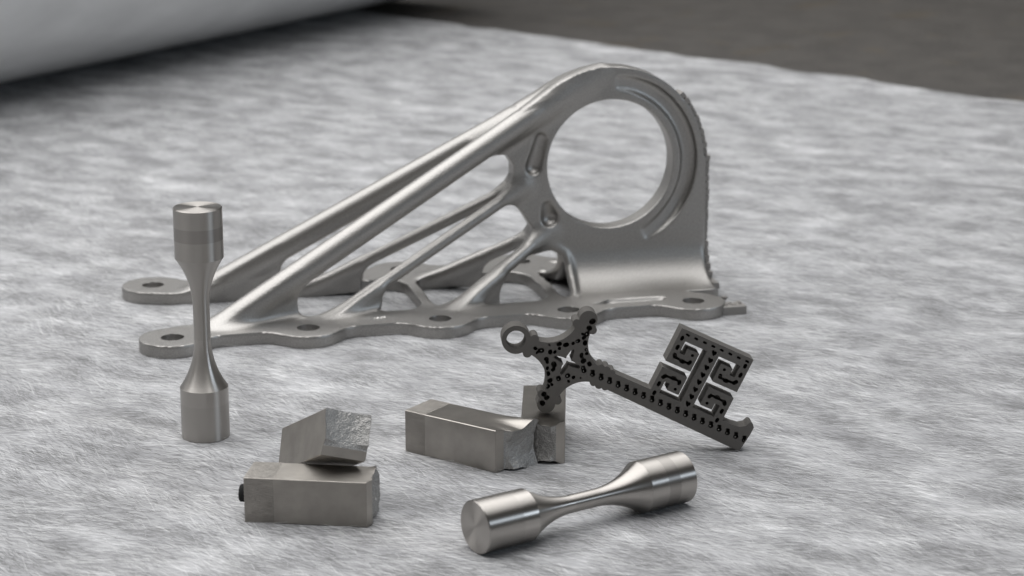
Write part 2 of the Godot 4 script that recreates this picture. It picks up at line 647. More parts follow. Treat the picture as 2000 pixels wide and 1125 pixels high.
func make_bar_half(parent: Node3D, called: String, L: float, xf: Transform3D, spec: Dictionary, mat: Material) -> MeshInstance3D:
	var f := noise(FastNoiseLite.TYPE_SIMPLEX, 0.022, 3, spec.seed)
	var ch := 0.14
	var ring: Array = []
	var sub := 14
	var corners := [[Vector2(0, ch), Vector2(0, 10 - ch)], [Vector2(0, 10 - ch), Vector2(ch, 10)], [Vector2(ch, 10), Vector2(10 - ch, 10)], [Vector2(10 - ch, 10), Vector2(10, 10 - ch)], [Vector2(10, 10 - ch), Vector2(10, ch)], [Vector2(10, ch), Vector2(10 - ch, 0)], [Vector2(10 - ch, 0), Vector2(ch, 0)], [Vector2(ch, 0), Vector2(0, ch)]]
	var xs: Array[float] = [0.0]
	for i in 33:
		xs.append(lerpf(L - float(spec.get("reach", 6.0)), L, i / 32.0))
	var s := Soup.new()
	for e in corners:
		var a: Vector2 = e[0]
		var b: Vector2 = e[1]
		var cnt := 2 if a.distance_to(b) < 1.0 else sub * 2 + 1
		var pts := PackedVector3Array()
		for x in xs:
			for i in cnt:
				var q := a.lerp(b, i / float(cnt - 1))
				var pp := bar_shape(Vector3(x, q.x, q.y), L, spec, f)
				pts.append(xf * (pp * MM))
		var o2 := ((a + b) * 0.5 - Vector2(5, 5))
		s.grid(pts, cnt, xs.size(), xf.basis * Vector3(0, o2.x, o2.y))
	# sawn far end
	var c0 := xf * Vector3(0, 5 * MM, 5 * MM)
	for e in corners:
		var a: Vector2 = e[0]
		var b: Vector2 = e[1]
		s.flat(c0, xf * (Vector3(0, a.x, a.y) * MM), xf * (Vector3(0, b.x, b.y) * MM), xf.basis * Vector3(-1, 0, 0))
	var bar := part(called, s, mat, parent)
	if spec.has("band"):
		# a coarser ground sleeve at the held end, a hair proud of the bar
		var bs := Soup.new()
		for e in corners:
			var a: Vector2 = e[0]
			var b: Vector2 = e[1]
			var o2 := ((a + b) * 0.5 - Vector2(5, 5))
			var up := o2.normalized() * 0.03
			var a1 := (a - Vector2(5, 5)) * 1.005 + Vector2(5, 5)
			var b1 := (b - Vector2(5, 5)) * 1.005 + Vector2(5, 5)
			var x1: float = spec.band
			bs.quad(xf * (Vector3(0.1, a1.x, a1.y) * MM), xf * (Vector3(x1, a1.x, a1.y) * MM), xf * (Vector3(x1, b1.x, b1.y) * MM), xf * (Vector3(0.1, b1.x, b1.y) * MM), xf.basis * Vector3(0, o2.x, o2.y))
			bs.quad(xf * (Vector3(x1, a1.x, a1.y) * MM), xf * (Vector3(x1 + 0.12, a.x, a.y) * MM), xf * (Vector3(x1 + 0.12, b.x, b.y) * MM), xf * (Vector3(x1, b1.x, b1.y) * MM), xf.basis * Vector3(1, o2.x, o2.y))
		part("ground_band", bs, M.ground, bar)
	# notch face and fracture face
	for which in 2:
		var g := Soup.new()
		var n0 := 0.03 if which == 0 else 2.0
		var n1 := 2.0 if which == 0 else 9.97
		var hn := 6 if which == 0 else 96
		var wn := 24 if which == 0 else 96
		var pts := PackedVector3Array()
		for j in hn:
			for i in wn:
				var n := lerpf(n0, n1, j / float(hn - 1))
				var w := lerpf(0.03, 9.97, i / float(wn - 1))
				var pp := bar_shape(Vector3(L, n, w), L, spec, f)
				if which == 1:
					var edge := minf(minf((n - 2.0) * 2.0, 10.0 - n), minf(w, 10.0 - w))
					pp.x += spec.grit * clampf(edge * 2.0, 0.0, 1.0) * f.get_noise_2d(n * 110.0, w * 110.0)
				pts.append(xf * (pp * MM))
		g.grid(pts, wn, hn, xf.basis * Vector3(1, 0, 0))
		part("notch_face" if which == 0 else "fracture_face", g, M.milled_bright if which == 0 else M.fracture, bar)
	return bar

func build_bars() -> void:
	# the front stack: lower half bar, dark button on its end, and a second half leaning on it
	var d := Vector3(26.8, 0, 3.25).normalized()
	var back := Vector3(d.z, 0, -d.x)
	var o := thing("lower_broken_bar", "square steel half bar lying flat under the leaning piece, broken end right", "steel bar", Transform3D(Basis(d, Vector3.UP, -back), Vector3(-0.0564, -0.0002, -0.4455)))
	# local x along, z toward the viewer; the notch is on the underside
	make_bar_half(o, "bar_body", 27.0, Transform3D(Basis(Vector3(1, 0, 0), Vector3(0, 0, -1), Vector3(0, 1, 0)), Vector3.ZERO), {"band": 6.2, "seed": 3, "relief": 0.5, "tilt": 0.3, "squeeze": 0.12, "bulge": 0.5, "grit": 0.06, "reach": 3.0, "dish": -0.6}, M.milled)
	var knob := lathe([[[0.0019, 0.0], [0.0019, 0.0013]], [[0.0019, 0.0013], [0.0017, 0.0015], [0.00001, 0.00152]]], 40, 1.0)
	var rubber := StandardMaterial3D.new()
	rubber.resource_name = "black rubber plug"
	rubber.albedo_color = lin(0.035, 0.035, 0.035)
	rubber.metallic_specular = 0.1
	rubber.roughness = 0.9
	var kb := part("end_button", knob, rubber, o)
	kb.transform = Transform3D(Basis(Vector3(0, 1, 0), Vector3(-1, 0, 0), Vector3(0, 0, 1)), Vector3(0, 0.0055, -0.0028))
	kb.set_meta("label", "dark round button on the left end")
	var R := Basis(Vector3(0.42979, 0.43593, 0.79072), Vector3(0.07424, 0.85571, -0.51214), Vector3(0.89982, -0.27886, -0.33544)).orthonormalized()
	o = thing("leaning_broken_bar", "square steel half bar leaning on the lower bar, grainy broken end facing up", "steel bar", Transform3D(R, Vector3(-0.03971, 0.01515, -0.44511)))
	make_bar_half(o, "bar_body", 27.5, Transform3D(Basis(Vector3(1, 0, 0), Vector3(0, 1, 0), Vector3(0, 0, 1)), Vector3(-0.0275, 0, 0)), {"seed": 9, "relief": 0.12, "tilt": -0.9, "squeeze": 0.1, "bulge": 0.25, "grit": 0.035, "reach": 3.5, "dish": 0.9}, M.milled)
	# the bent bar: two arms still joined at the inner corner
	var db := Vector3(21.5, 0, 15.0).normalized()
	var bb := Vector3(db.z, 0, -db.x)
	o = thing("bent_broken_bar", "square steel bar bent open at its notch, carrying the key", "steel bar", Transform3D(Basis(db, Vector3.UP, -bb), Vector3(-0.0245, -0.0002, -0.49005)))
	make_bar_half(o, "bar_arm", 26.2, Transform3D(Basis(Vector3(1, 0, 0), Vector3(0, 0, -1), Vector3(0, 1, 0)), Vector3.ZERO), {"band": 5.5, "seed": 14, "relief": 0.2, "tilt": 2.5, "squeeze": 0.5, "bulge": 1.1, "grit": 0.06, "reach": 9.0, "hump": 0.3, "dish": 1.5}, M.milled_bright)
	# second arm: from its far end toward the viewer; notch on its right
	var toward := Vector3(-0.03, 0, 1.0).normalized()
	var left := Vector3(-1, 0, -0.03).normalized()
	var inv := o.transform.affine_inverse()
	var arm := Transform3D(Basis(toward, left, Vector3.UP), Vector3(0.01275, -0.0002, -0.5082))
	make_bar_half(o, "bar_arm", 27.0, inv * arm, {"seed": 17, "relief": 0.2, "tilt": -2.6, "squeeze": 0.85, "bulge": 0.5, "grit": 0.06, "reach": 7.0, "dish": 1.0}, M.milled_bright)

# ------------------------------------------------------------------ the key: flat outline from a plane field, with pits
const KC := 0.14
var kx0 := -17.0
var ky0 := -13.6
var kw := 0
var kh := 0
var KF: PackedFloat32Array
var KP: PackedFloat32Array

func seg_dist(p: Vector2, a: Vector2, b: Vector2) -> float:
	var ab := b - a
	var t := clampf((p - a).dot(ab) / maxf(ab.length_squared(), 1e-9), 0.0, 1.0)
	return p.distance_to(a + ab * t)

func box_dist(p: Vector2, lo: Vector2, hi: Vector2) -> float:
	var c := (lo + hi) * 0.5
	var q := (p - c).abs() - (hi - lo) * 0.5
	return Vector2(maxf(q.x, 0), maxf(q.y, 0)).length() + minf(maxf(q.x, q.y), 0.0)

# mode 0 join, 1 cut out, 2 pit; shape: [kind, numbers]
func stamp(mode: int, kind: String, a: Vector2, b: Vector2, r := 0.0) -> void:
	var lo := Vector2(minf(a.x, b.x), minf(a.y, b.y)) - Vector2.ONE * (r + 0.9)
	var hi := Vector2(maxf(a.x, b.x), maxf(a.y, b.y)) + Vector2.ONE * (r + 0.9)
	for j in range(maxi(0, int((lo.y - ky0) / KC)), mini(kh, int((hi.y - ky0) / KC) + 2)):
		for i in range(maxi(0, int((lo.x - kx0) / KC)), mini(kw, int((hi.x - kx0) / KC) + 2)):
			var p := Vector2(kx0 + i * KC, ky0 + j * KC)
			var d := box_dist(p, a, b) - r if kind == "box" else seg_dist(p, a, b) - r
			var k := j * kw + i
			if mode == 0: KF[k] = minf(KF[k], d)
			elif mode == 1: KF[k] = maxf(KF[k], -d)
			else: KP[k] = minf(KP[k], d)

func stamp_poly(mode: int, pts: PackedVector2Array) -> void:
	var lo := pts[0]
	var hi := pts[0]
	for p in pts:
		lo = lo.min(p)
		hi = hi.max(p)
	lo -= Vector2.ONE
	hi += Vector2.ONE
	for j in range(maxi(0, int((lo.y - ky0) / KC)), mini(kh, int((hi.y - ky0) / KC) + 2)):
		for i in range(maxi(0, int((lo.x - kx0) / KC)), mini(kw, int((hi.x - kx0) / KC) + 2)):
			var p := Vector2(kx0 + i * KC, ky0 + j * KC)
			var d := poly_dist(p, pts)
			var k := j * kw + i
			if mode == 0: KF[k] = minf(KF[k], d)
			elif mode == 1: KF[k] = maxf(KF[k], -d)
			else: KP[k] = minf(KP[k], d)

func poly_dist(p: Vector2, v: PackedVector2Array) -> float:
	var d := 1e9
	var s := 1.0
	var n := v.size()
	var j := n - 1
	for i in n:
		var e := v[j] - v[i]
		var w := p - v[i]
		var b := w - e * clampf(w.dot(e) / e.length_squared(), 0.0, 1.0)
		d = minf(d, b.length_squared())
		var c1 := p.y >= v[i].y
		var c2 := p.y < v[j].y
		var c3 := e.x * w.y > e.y * w.x
		if (c1 and c2 and c3) or (not c1 and not c2 and not c3): s = -s
		j = i
	return s * sqrt(d)

func field_at(F: PackedFloat32Array, p: Vector2) -> float:
	var x := clampf((p.x - kx0) / KC, 0.0, kw - 1.001)
	var y := clampf((p.y - ky0) / KC, 0.0, kh - 1.001)
	var i := int(x)
	var j := int(y)
	var fx := x - i
	var fy := y - j
	var k := j * kw + i
	return lerpf(lerpf(F[k], F[k + 1], fx), lerpf(F[k + kw], F[k + kw + 1], fx), fy)

func field_slope(F: PackedFloat32Array, p: Vector2, e := 0.12) -> Vector2:
	return Vector2(field_at(F, p + Vector2(e, 0)) - field_at(F, p - Vector2(e, 0)), field_at(F, p + Vector2(0, e)) - field_at(F, p - Vector2(0, e)))

# inside polygons of a field, cell by cell; calls back with the polygon, and collects border pieces
func squares(F: PackedFloat32Array, polys: Array, borders: Array) -> void:
	for j in kh - 1:
		for i in kw - 1:
			var k := j * kw + i
			var f0 := F[k]
			var f1 := F[k + 1]
			var f2 := F[k + kw + 1]
			var f3 := F[k + kw]
			if f0 > 0 and f1 > 0 and f2 > 0 and f3 > 0:
				continue
			var x := kx0 + i * KC
			var y := ky0 + j * KC
			var cs := [Vector2(x, y), Vector2(x + KC, y), Vector2(x + KC, y + KC), Vector2(x, y + KC)]
			var fs := [f0, f1, f2, f3]
			if f0 <= 0 and f1 <= 0 and f2 <= 0 and f3 <= 0:
				polys.append(PackedVector2Array(cs))
				continue
			var poly := PackedVector2Array()
			var leaving := Vector2.INF
			var first := Vector2.INF
			for q in 4:
				var q2 := (q + 1) % 4
				var a: float = fs[q]
				var b: float = fs[q2]
				if a <= 0:
					poly.append(cs[q])
				if (a <= 0) != (b <= 0):
					var c: Vector2 = cs[q].lerp(cs[q2], a / (a - b))
					poly.append(c)
					if a <= 0:
						leaving = c
					else:
						if leaving != Vector2.INF:
							borders.append([leaving, c])
							leaving = Vector2.INF
						else:
							first = c
			if leaving != Vector2.INF and first != Vector2.INF:
				borders.append([leaving, first])
			if poly.size() >= 3:
				polys.append(poly)

func build_key() -> void:
	kw = int((48.0 - kx0) / KC)
	kh = int((19.2 - ky0) / KC)
	KF.resize(kw * kh)
	KP.resize(kw * kh)
	KF.fill(0.9)
	KP.fill(0.9)
	# head: a square with four round bites leaves a cross of four arms
	stamp(0, "box", Vector2(-8.8, -8.8), Vector2(8.8, 8.8))
	for sx in [-1, 1]:
		for sy in [-1, 1]:
			stamp(1, "round", Vector2(8.75 * sx, 8.75 * sy), Vector2(8.75 * sx, 8.75 * sy), 6.95)
	# past the bites the square's own corners are gone; lobes, knobs, ring
	for sy in [-1, 1]:
		stamp(0, "round", Vector2(0, 8.4 * sy), Vector2(0, 10.0 * sy), 1.35)
		stamp(0, "round", Vector2(0, 11.0 * sy), Vector2(0, 11.0 * sy), 2.05)
		for sx in [-1, 1]:
			stamp(0, "round", Vector2(2.0 * sx, 9.15 * sy), Vector2(1.0 * sx, 9.15 * sy), 0.95)
		stamp(0, "round", Vector2(-9.15, 1.85 * sy), Vector2(-9.15, 1.0 * sy), 1.0)
		stamp(0, "round", Vector2(7.6, 2.0 * sy), Vector2(7.6, 0.8 * sy), 0.75)
		stamp(0, "round", Vector2(9.0, 1.9 * sy), Vector2(9.0, 0.8 * sy), 0.95)
		stamp(0, "round", Vector2(10.5, 1.85 * sy), Vector2(10.5, 0.8 * sy), 0.75)
	stamp(0, "round", Vector2(-12.8, 0), Vector2(-12.8, 0), 3.3)
	stamp(0, "round", Vector2(-10.4, 0), Vector2(-8, 0), 1.5)
	stamp(1, "round", Vector2(-12.85, 0), Vector2(-12.85, 0), 2.15)
	# shaft and its hooked end
	stamp_poly(0, PackedVector2Array([Vector2(5, 1.95), Vector2(41.6, 2.1), Vector2(43.2, 2.35), Vector2(44.3, 3.1), Vector2(44.8, 4.3), Vector2(45.5, 4.3), Vector2(46.2, 3.5), Vector2(46.2, 1.8), Vector2(45.7, -2.9), Vector2(45.0, -3.0), Vector2(5, -2.0)]))
	# bit with its meander cuts
	stamp(0, "box", Vector2(20.3, 1.0), Vector2(38.7, 18.0))
	stamp(1, "box", Vector2(18.0, 7.95), Vector2(28.0, 9.5))
	stamp(1, "box", Vector2(31.0, 7.95), Vector2(41.0, 9.5))
	for sx in [-1, 1]:
		for sy in [-1, 1]:
			var cx := 29.5
			var cy := 8.73
			var put := func(xa: float, ya: float, xb: float, yb: float) -> void:
				var a := Vector2(cx + sx * xa, cy + sy * ya)
				var b := Vector2(cx + sx * xb, cy + sy * yb)
				stamp(1, "box", a.min(b), a.max(b))
			put.call(1.5, -0.2, 2.8, 6.7)
			put.call(1.5, 5.35, 7.1, 6.7)
			put.call(5.8, 3.7, 7.1, 6.7)
			# pits of the bit
			stamp(2, "round", Vector2(cx + sx * 8.1, cy + sy * 7.3), Vector2(cx + sx * 8.1, cy + sy * 6.9), 0.42)
			stamp(2, "round", Vector2(cx + sx * 8.1, cy + sy * 5.0), Vector2(cx + sx * 8.1, cy + sy * 4.5), 0.42)
			stamp(2, "round", Vector2(cx + sx * 7.9, cy + sy * 2.9), Vector2(cx + sx * 7.6, cy + sy * 2.5), 0.5)
			stamp(2, "round", Vector2(cx + sx * 7.4, cy + sy * 2.4), Vector2(cx + sx * 4.2, cy + sy * 2.3), 0.3)
			stamp(2, "round", Vector2(cx + sx * 5.8, cy + sy * 2.2), Vector2(cx + sx * 5.4, cy + sy * 2.2), 0.52)
			stamp(2, "round", Vector2(cx + sx * 4.0, cy + sy * 2.4), Vector2(cx + sx * 3.9, cy + sy * 2.8), 0.45)
			stamp(2, "round", Vector2(cx + sx * 4.1, cy + sy * 4.4), Vector2(cx + sx * 4.1, cy + sy * 4.4), 0.36)
	for k in 8:
		stamp(2, "round", Vector2(22.0 + 2.18 * k, 17.05), Vector2(22.5 + 2.18 * k, 17.0), 0.27)
		stamp(2, "round", Vector2(29.25, 16.0 - 1.9 * k), Vector2(29.75, 15.3 - 1.9 * k), 0.3)
		stamp(2, "round", Vector2(29.9, 15.9 - 1.9 * k), Vector2(29.95, 15.7 - 1.9 * k), 0.33)
	# row of round pits down the shaft, each with a crescent above
	for k in 20:
		var c := Vector2(4.4 + 2.165 * k, -0.25 + 0.008 * k)
		stamp(2, "round", c, c, 0.6)
		if k > 0:
			stamp(2, "round", c + Vector2(-0.55, 0.66), c + Vector2(-0.1, 0.8), 0.3)
	# pits of the head
	var r := RandomNumberGenerator.new()
	r.seed = 12
	var head_pits := [[-8.1, 0.0, 0.42], [-6.5, 0.1, 0.62], [-4.6, 0.7, 0.5], [-3.4, 3.2, 0.5], [-1.9, 3.7, 0.55], [-5.4, 2.0, 0.22], [-4.7, -1.3, 0.5], [-4.1, -1.9, 0.4], [-2.6, -1.6, 0.62], [-2.7, -4.3, 0.5], [-1.6, -5.4, 0.55], [0.0, -4.4, 0.55], [-1.6, -7.0, 0.62], [-1.5, -8.9, 0.6], [-0.6, -9.6, 0.55], [-1.0, -11.0, 0.62], [0.0, 5.4, 0.5], [1.7, 5.9, 0.55], [1.2, 7.8, 0.6], [0.2, 7.4, 0.3], [1.0, 9.3, 0.62], [1.1, 11.1, 0.66], [2.8, 4.5, 0.4], [3.1, 3.6, 0.36], [3.3, 1.9, 0.58], [4.7, 1.8, 0.5], [1.5, -2.9, 0.58], [2.9, -2.6, 0.42], [4.4, -2.1, 0.22], [3.9, 0.3, 0.55], [-3.6, 0.9, 0.35], [-3.0, 2.2, 0.4], [2.2, 3.0, 0.42], [2.6, 2.4, 0.35], [-2.2, -3.0, 0.45], [-3.5, -3.0, 0.36], [2.2, -3.9, 0.3], [-0.7, 4.6, 0.4], [0.9, 6.6, 0.42], [-0.9, -6.2, 0.35], [-7.2, -0.6, 0.3]]
	for q in head_pits:
		var c := Vector2(q[0], q[1])
		stamp(2, "round", c, c + Vector2(r.randf_range(-0.25, 0.25), r.randf_range(-0.3, 0.3)), q[2])
	# four-pointed star cut right through
	var star := PackedVector2Array()
	for k in 8:
		var ang := TAU * k / 8.0
		star.append(Vector2(cos(ang), sin(ang)) * (2.0 if k % 2 == 0 else 0.95))
	stamp_poly(1, star)
	for k in 4:
		var ang := TAU * k / 4.0
		for t in 6:
			var at := Vector2(cos(ang), sin(ang)) * (1.2 + 0.33 * t)
			stamp(1, "round", at, at, 0.70 - 0.06 * t)
	# nothing of a pit outside the outline
	var G := KF.duplicate()
	var Q := KP.duplicate()
	for k in G.size():
		if KF[k] > -0.25: KP[k] = maxf(KP[k], KF[k] + 0.25)
		G[k] = maxf(KF[k], -KP[k])
		Q[k] = KP[k]
	# place: key frame -> world
	var yaw := deg_to_rad(-4.5)
	var hx := Vector3(cos(yaw), 0, sin(yaw))
	var ang := deg_to_rad(-25.6)
	var ax := hx * cos(ang) + Vector3.UP * sin(ang)
	var ay := -hx * sin(ang) + Vector3.UP * cos(ang)
	var nz := ax.cross(ay)
	var tail := Vector3(0.05345, 0, -0.4899)
	var at := tail + (hx * -41.1 + Vector3.UP * 22.35) * MM
	var o := thing("ornate_key", "dark grey printed metal key with ring head leaning on the bent bar", "key", Transform3D(Basis(ax, ay, nz), at))
	var T := -4.1
	var front := Soup.new()
	var walls := Soup.new()
	var pits := Soup.new()
	var rear := Soup.new()
	var polys := []
	var borders := []
	squares(G, polys, borders)
	for poly: PackedVector2Array in polys:
		for i in poly.size() - 2:
			front.tri(v3(poly[0], 0), v3(poly[i + 1], 0), v3(poly[i + 2], 0), Vector3.BACK, Vector3.BACK, Vector3.BACK)
	for s in borders:
		var a: Vector2 = s[0]
		var b: Vector2 = s[1]
		var m := (a + b) * 0.5
		var pit := absf(field_at(KP, m)) < absf(field_at(KF, m))
		var ga := -field_slope(KP, a) if pit else field_slope(KF, a)
		var gb := -field_slope(KP, b) if pit else field_slope(KF, b)
		var na := Vector3(ga.x, ga.y, 0).normalized()
		var nb := Vector3(gb.x, gb.y, 0).normalized()
		if na == Vector3.ZERO or nb == Vector3.ZERO: continue
		var into := pits if pit else walls
		var z := -1.5 if pit else T
		into.tri(v3(a, 0), v3(b, 0), v3(b, z), na, nb, nb)
		into.tri(v3(a, 0), v3(b, z), v3(a, z), na, nb, na)
	polys = []
	squares(KF, polys, [])
	for poly: PackedVector2Array in polys:
		for i in poly.size() - 2:
			rear.tri(v3(poly[0], T), v3(poly[i + 1], T), v3(poly[i + 2], T), Vector3.FORWARD, Vector3.FORWARD, Vector3.FORWARD)
	polys = []
	squares(Q, polys, [])
	for poly: PackedVector2Array in polys:
		for i in poly.size() - 2:
			var c := [poly[0], poly[i + 1], poly[i + 2]]
			var pv := []
			var nv := []
			for p: Vector2 in c:
				var f := field_at(KP, p)
				pv.append(v3(p, bowl(f)))
				var g := field_slope(KP, p, 0.1) / 0.2
				var sl := (bowl(f - 0.05) - bowl(f + 0.05)) / 0.1
				nv.append(Vector3(g.x * sl, g.y * sl, 1.0).normalized())
			pits.tri(pv[0], pv[1], pv[2], nv[0], nv[1], nv[2])
	part("key_face", front, M.key, o)
	part("key_edge", walls, M.key_wall, o)
	part("key_back", rear, M.key, o)
	# small bright grains caught in the pits
	var grains := Soup.new()
	var seats: Array[Vector2] = []
	for k in 20:
		seats.append(Vector2(4.4 + 2.165 * k, -0.25 + 0.008 * k) + Vector2(-0.02, -0.22))
	for q in [1, 11, 12, 16, 22, 26, 29, 18]:
		seats.append(Vector2(head_pits[q][0], head_pits[q][1] - 0.15))
	for c in seats:
		ball(grains, v3(c, -0.42), r.randf_range(0.13, 0.19) * MM)
	part("pit_grains", grains, M.nick, o).set_meta("kind", "stuff")
	var pit_part := part("key_pits", pits, M.key, o)
	pit_part.set_meta("kind", "stuff")

func ball(s: Soup, c: Vector3, rad: float) -> void:
	for j in 6:
		for i in 10:
			var q := []
			for e in [[j, i], [j, i + 1], [j + 1, i + 1], [j + 1, i]]:
				var th: float = PI * e[0] / 6.0
				var ph: float = TAU * e[1] / 10.0
				q.append(Vector3(sin(th) * cos(ph), cos(th), sin(th) * sin(ph)))
			s.tri(c + q[0] * rad, c + q[1] * rad, c + q[2] * rad, q[0], q[1], q[2])
			s.tri(c + q[0] * rad, c + q[2] * rad, c + q[3] * rad, q[0], q[2], q[3])

func bowl(f: float) -> float:
	var t := clampf(-f / 0.66, 0.0, 1.0)
	return -1.5 - 0.7 * sqrt(1.0 - (1.0 - t) * (1.0 - t))

func v3(p: Vector2, z: float) -> Vector3:
	return Vector3(p.x, p.y, z) * MM

# ------------------------------------------------------------------ the bracket: one smooth field, meshed by dual contouring, half mirrored
# field space in mm: x along the row of holes, y up, z away from the viewer (0 at the near holes, 27 the middle plane)
const MID := 27.0
const BC := 0.5
class Prim:
	var kind := 0
	var a := Vector3.ZERO
	var b := Vector3.ZERO
	var r := 0.0
	var r2 := 0.0
	var k := 0.0
	var part := 0
	var lo := Vector3.ZERO
	var hi := Vector3.ZERO
	var cut := false
	var pts := PackedVector3Array()
	var rads := PackedFloat32Array()

var prims: Array[Prim] = []
var web := PackedVector2Array([Vector2(90, 44.5), Vector2(97.2, 42.8), Vector2(99.4, 39.5), Vector2(99.4, 36.5), Vector2(98.7, 33.8), Vector2(97.2, 31.3), Vector2(99.4, 28.8), Vector2(102.2, 25.4), Vector2(105.0, 21.0), Vector2(104.8, 18.4), Vector2(103.6, 16.2), Vector2(105.6, 14.2), Vector2(110.6, 14.6), Vector2(114.2, 13.4), Vector2(115.2, 9.5), Vector2(156.0, 9.5), Vector2(155.6, 38.5), Vector2(127, 60), Vector2(108, 57.5)])

func prim(kind: int, a: Vector3, b: Vector3, r: float, r2: float, k: float, part_no: int, cut := false) -> Prim:
	var p := Prim.new()
	p.kind = kind
	p.a = a
	p.b = b
	p.r = r
	p.r2 = r2
	p.k = k
	p.part = part_no
	p.cut = cut
	var m := maxf(r, r2) + k + 0.6
	p.lo = Vector3(minf(a.x, b.x), minf(a.y, b.y), minf(a.z, b.z)) - Vector3.ONE * m
	p.hi = Vector3(maxf(a.x, b.x), maxf(a.y, b.y), maxf(a.z, b.z)) + Vector3.ONE * m
	prims.append(p)
	return p

const PART_NAMES := ["base_plate", "ring_plate", "skirt", "strut", "strut", "strut"]

func dist(p: Prim, x: float, y: float, z: float) -> float:
	match p.kind:
		0: # round cone between a and b (capsule with two radii)
			var ax := x - p.a.x
			var ay := y - p.a.y
			var az := z - p.a.z
			var bx := p.b.x - p.a.x
			var by := p.b.y - p.a.y
			var bz := p.b.z - p.a.z
			var t := clampf((ax * bx + ay * by + az * bz) / (bx * bx + by * by + bz * bz + 1e-9), 0.0, 1.0)
			ax -= bx * t
			ay -= by * t
			az -= bz * t
			return sqrt(ax * ax + ay * ay + az * az) - lerpf(p.r, p.r2, t)
		1: # near base plate with lobes and braces, 0 to 3.5 high
			var d := 1e9
			var hx := fposmod(x + 18.1, 36.2) - 18.1
			if x < -18.1: hx = x
			elif x > 162.9: hx = x - 144.8
			d = sqrt(hx * hx + z * z) - 8.85
			# strip
			var qx := absf(x - 74.0) - 72.0 + 3.0
			var qz := absf(z - 4.5) - 6.0 + 3.0
			var e := sqrt(maxf(qx, 0.0) ** 2 + maxf(qz, 0.0) ** 2) + minf(maxf(qx, qz), 0.0) - 3.0
			d = smin(d, e, 5.0)
			if z > 5.0:
				# straps to the far plate, slanting a little and flaring at their ends
				var c1 := 72.0 + 0.02 * (z - 10.0)
				var c2 := 108.2 + 0.06 * (z - 10.0)
				var f1 := absf(x - c1) - 1.5
				var f2 := absf(x - c2) - 1.7
				d = smin(d, maxf(minf(f1, f2), 6.0 - z), 7.0)
			var h := absf(y - 1.75) - 1.75
			return smax(d, h, 0.45)
		2: # upright plate: ring disc and web
			var rx := x - 127.4
			var ry := y - 38.4
			var d2 := sqrt(rx * rx + ry * ry) - 27.8
			if d2 > -14.0:
				d2 = smin(d2, poly_dist(Vector2(x, y), web) - 0.3, 1.0)
			var h2 := absf(z - MID) - 3.15
			return smax(d2, h2, 0.35)
		3: # flared skirt: quarter tube from the upright plate to the base plate
			var R := 12.0
			var cy := y - 3.55 - R
			var cz := z - (23.9 - R)
			var c0 := minf(cy, 0.0)
			var c1 := maxf(cz, 0.0)
			var rr := sqrt(c0 * c0 + c1 * c1)
			var s := absf(rr - R - 1.4) - 1.4
			s = maxf(s, maxf(cy - 3.0, -cz - 1.5))
			var ends := absf(x - 135.2) - 21.0
			return smax(s, ends, 1.6)
		4: # upright fin under a strut: a wedge in the strut's own upright plane, a = foot, b = top of its right edge
			var dx := p.b.x - p.a.x
			var dz := p.b.z - p.a.z
			var l := sqrt(dx * dx + dz * dz)
			var sx := ((x - p.a.x) * dx + (z - p.a.z) * dz) / l
			var off := absf(-(x - p.a.x) * dz + (z - p.a.z) * dx) / l - p.r
			var run := l
			var rise := p.b.y - p.a.y
			var ll := sqrt(run * run + rise * rise)
			var above := ((y - p.a.y) * run - sx * rise) / ll
			return smax(smax(off, 1.0 - y, 0.5), smax(above, sx - l, 3.5), 0.8)
		5: # upright bore
			return sqrt((x - p.a.x) ** 2 + (z - p.a.z) ** 2) - p.r
		6: # level bore through the ring
			return sqrt((x - p.a.x) ** 2 + (y - p.a.y) ** 2) - p.r
		7: # curved channel in the ring's face
			var gx := x - 127.4
			var gy := y - 38.4
			var an := atan2(gy, gx)
			var q := sqrt(gx * gx + gy * gy) - 23.3
			var along := maxf(an - deg_to_rad(88.0), deg_to_rad(-66.0) - an) * 23.3
			var depth := z - (MID - 3.15)
			var cq := maxf(absf(q) - 0.75, 0.0)
			var cd := maxf(depth - 0.45 + maxf(along + 15.0, 0.0) * 0.125, 0.0)
			var ca := maxf(along + 1.5, 0.0)
			return sqrt(cq * cq + cd * cd + ca * ca) - 1.65
		8: # a bent tube through several points, each with its own radius
			var best := 1e9
			var q := Vector3(x, y, z)
			for m in p.pts.size() - 1:
				var ab := p.pts[m + 1] - p.pts[m]
				var ap := q - p.pts[m]
				var t := clampf(ap.dot(ab) / ab.length_squared(), 0.0, 1.0)
				best = minf(best, (ap - ab * t).length() - lerpf(p.rads[m], p.rads[m + 1], t))
			return best
	return 1e9

func smin(a: float, b: float, k: float) -> float:
	var h := maxf(k - absf(a - b), 0.0) / k
	return minf(a, b) - h * h * k * 0.25

func smax(a: float, b: float, k: float) -> float:
	var h := maxf(k - absf(a - b), 0.0) / k
	return maxf(a, b) + h * h * k * 0.25

func field(list: Array[Prim], x: float, y: float, z: float) -> float:
	if z > MID: z = 2.0 * MID - z
	var d := 9.0
	for p in list:
		var e := dist(p, x, y, z)
		if p.cut:
			d = smax(d, -e, p.k)
		else:
			var h := maxf(p.k - absf(d - e), 0.0) / p.k
			d = minf(d, e) - h * h * p.k * 0.25
	return d

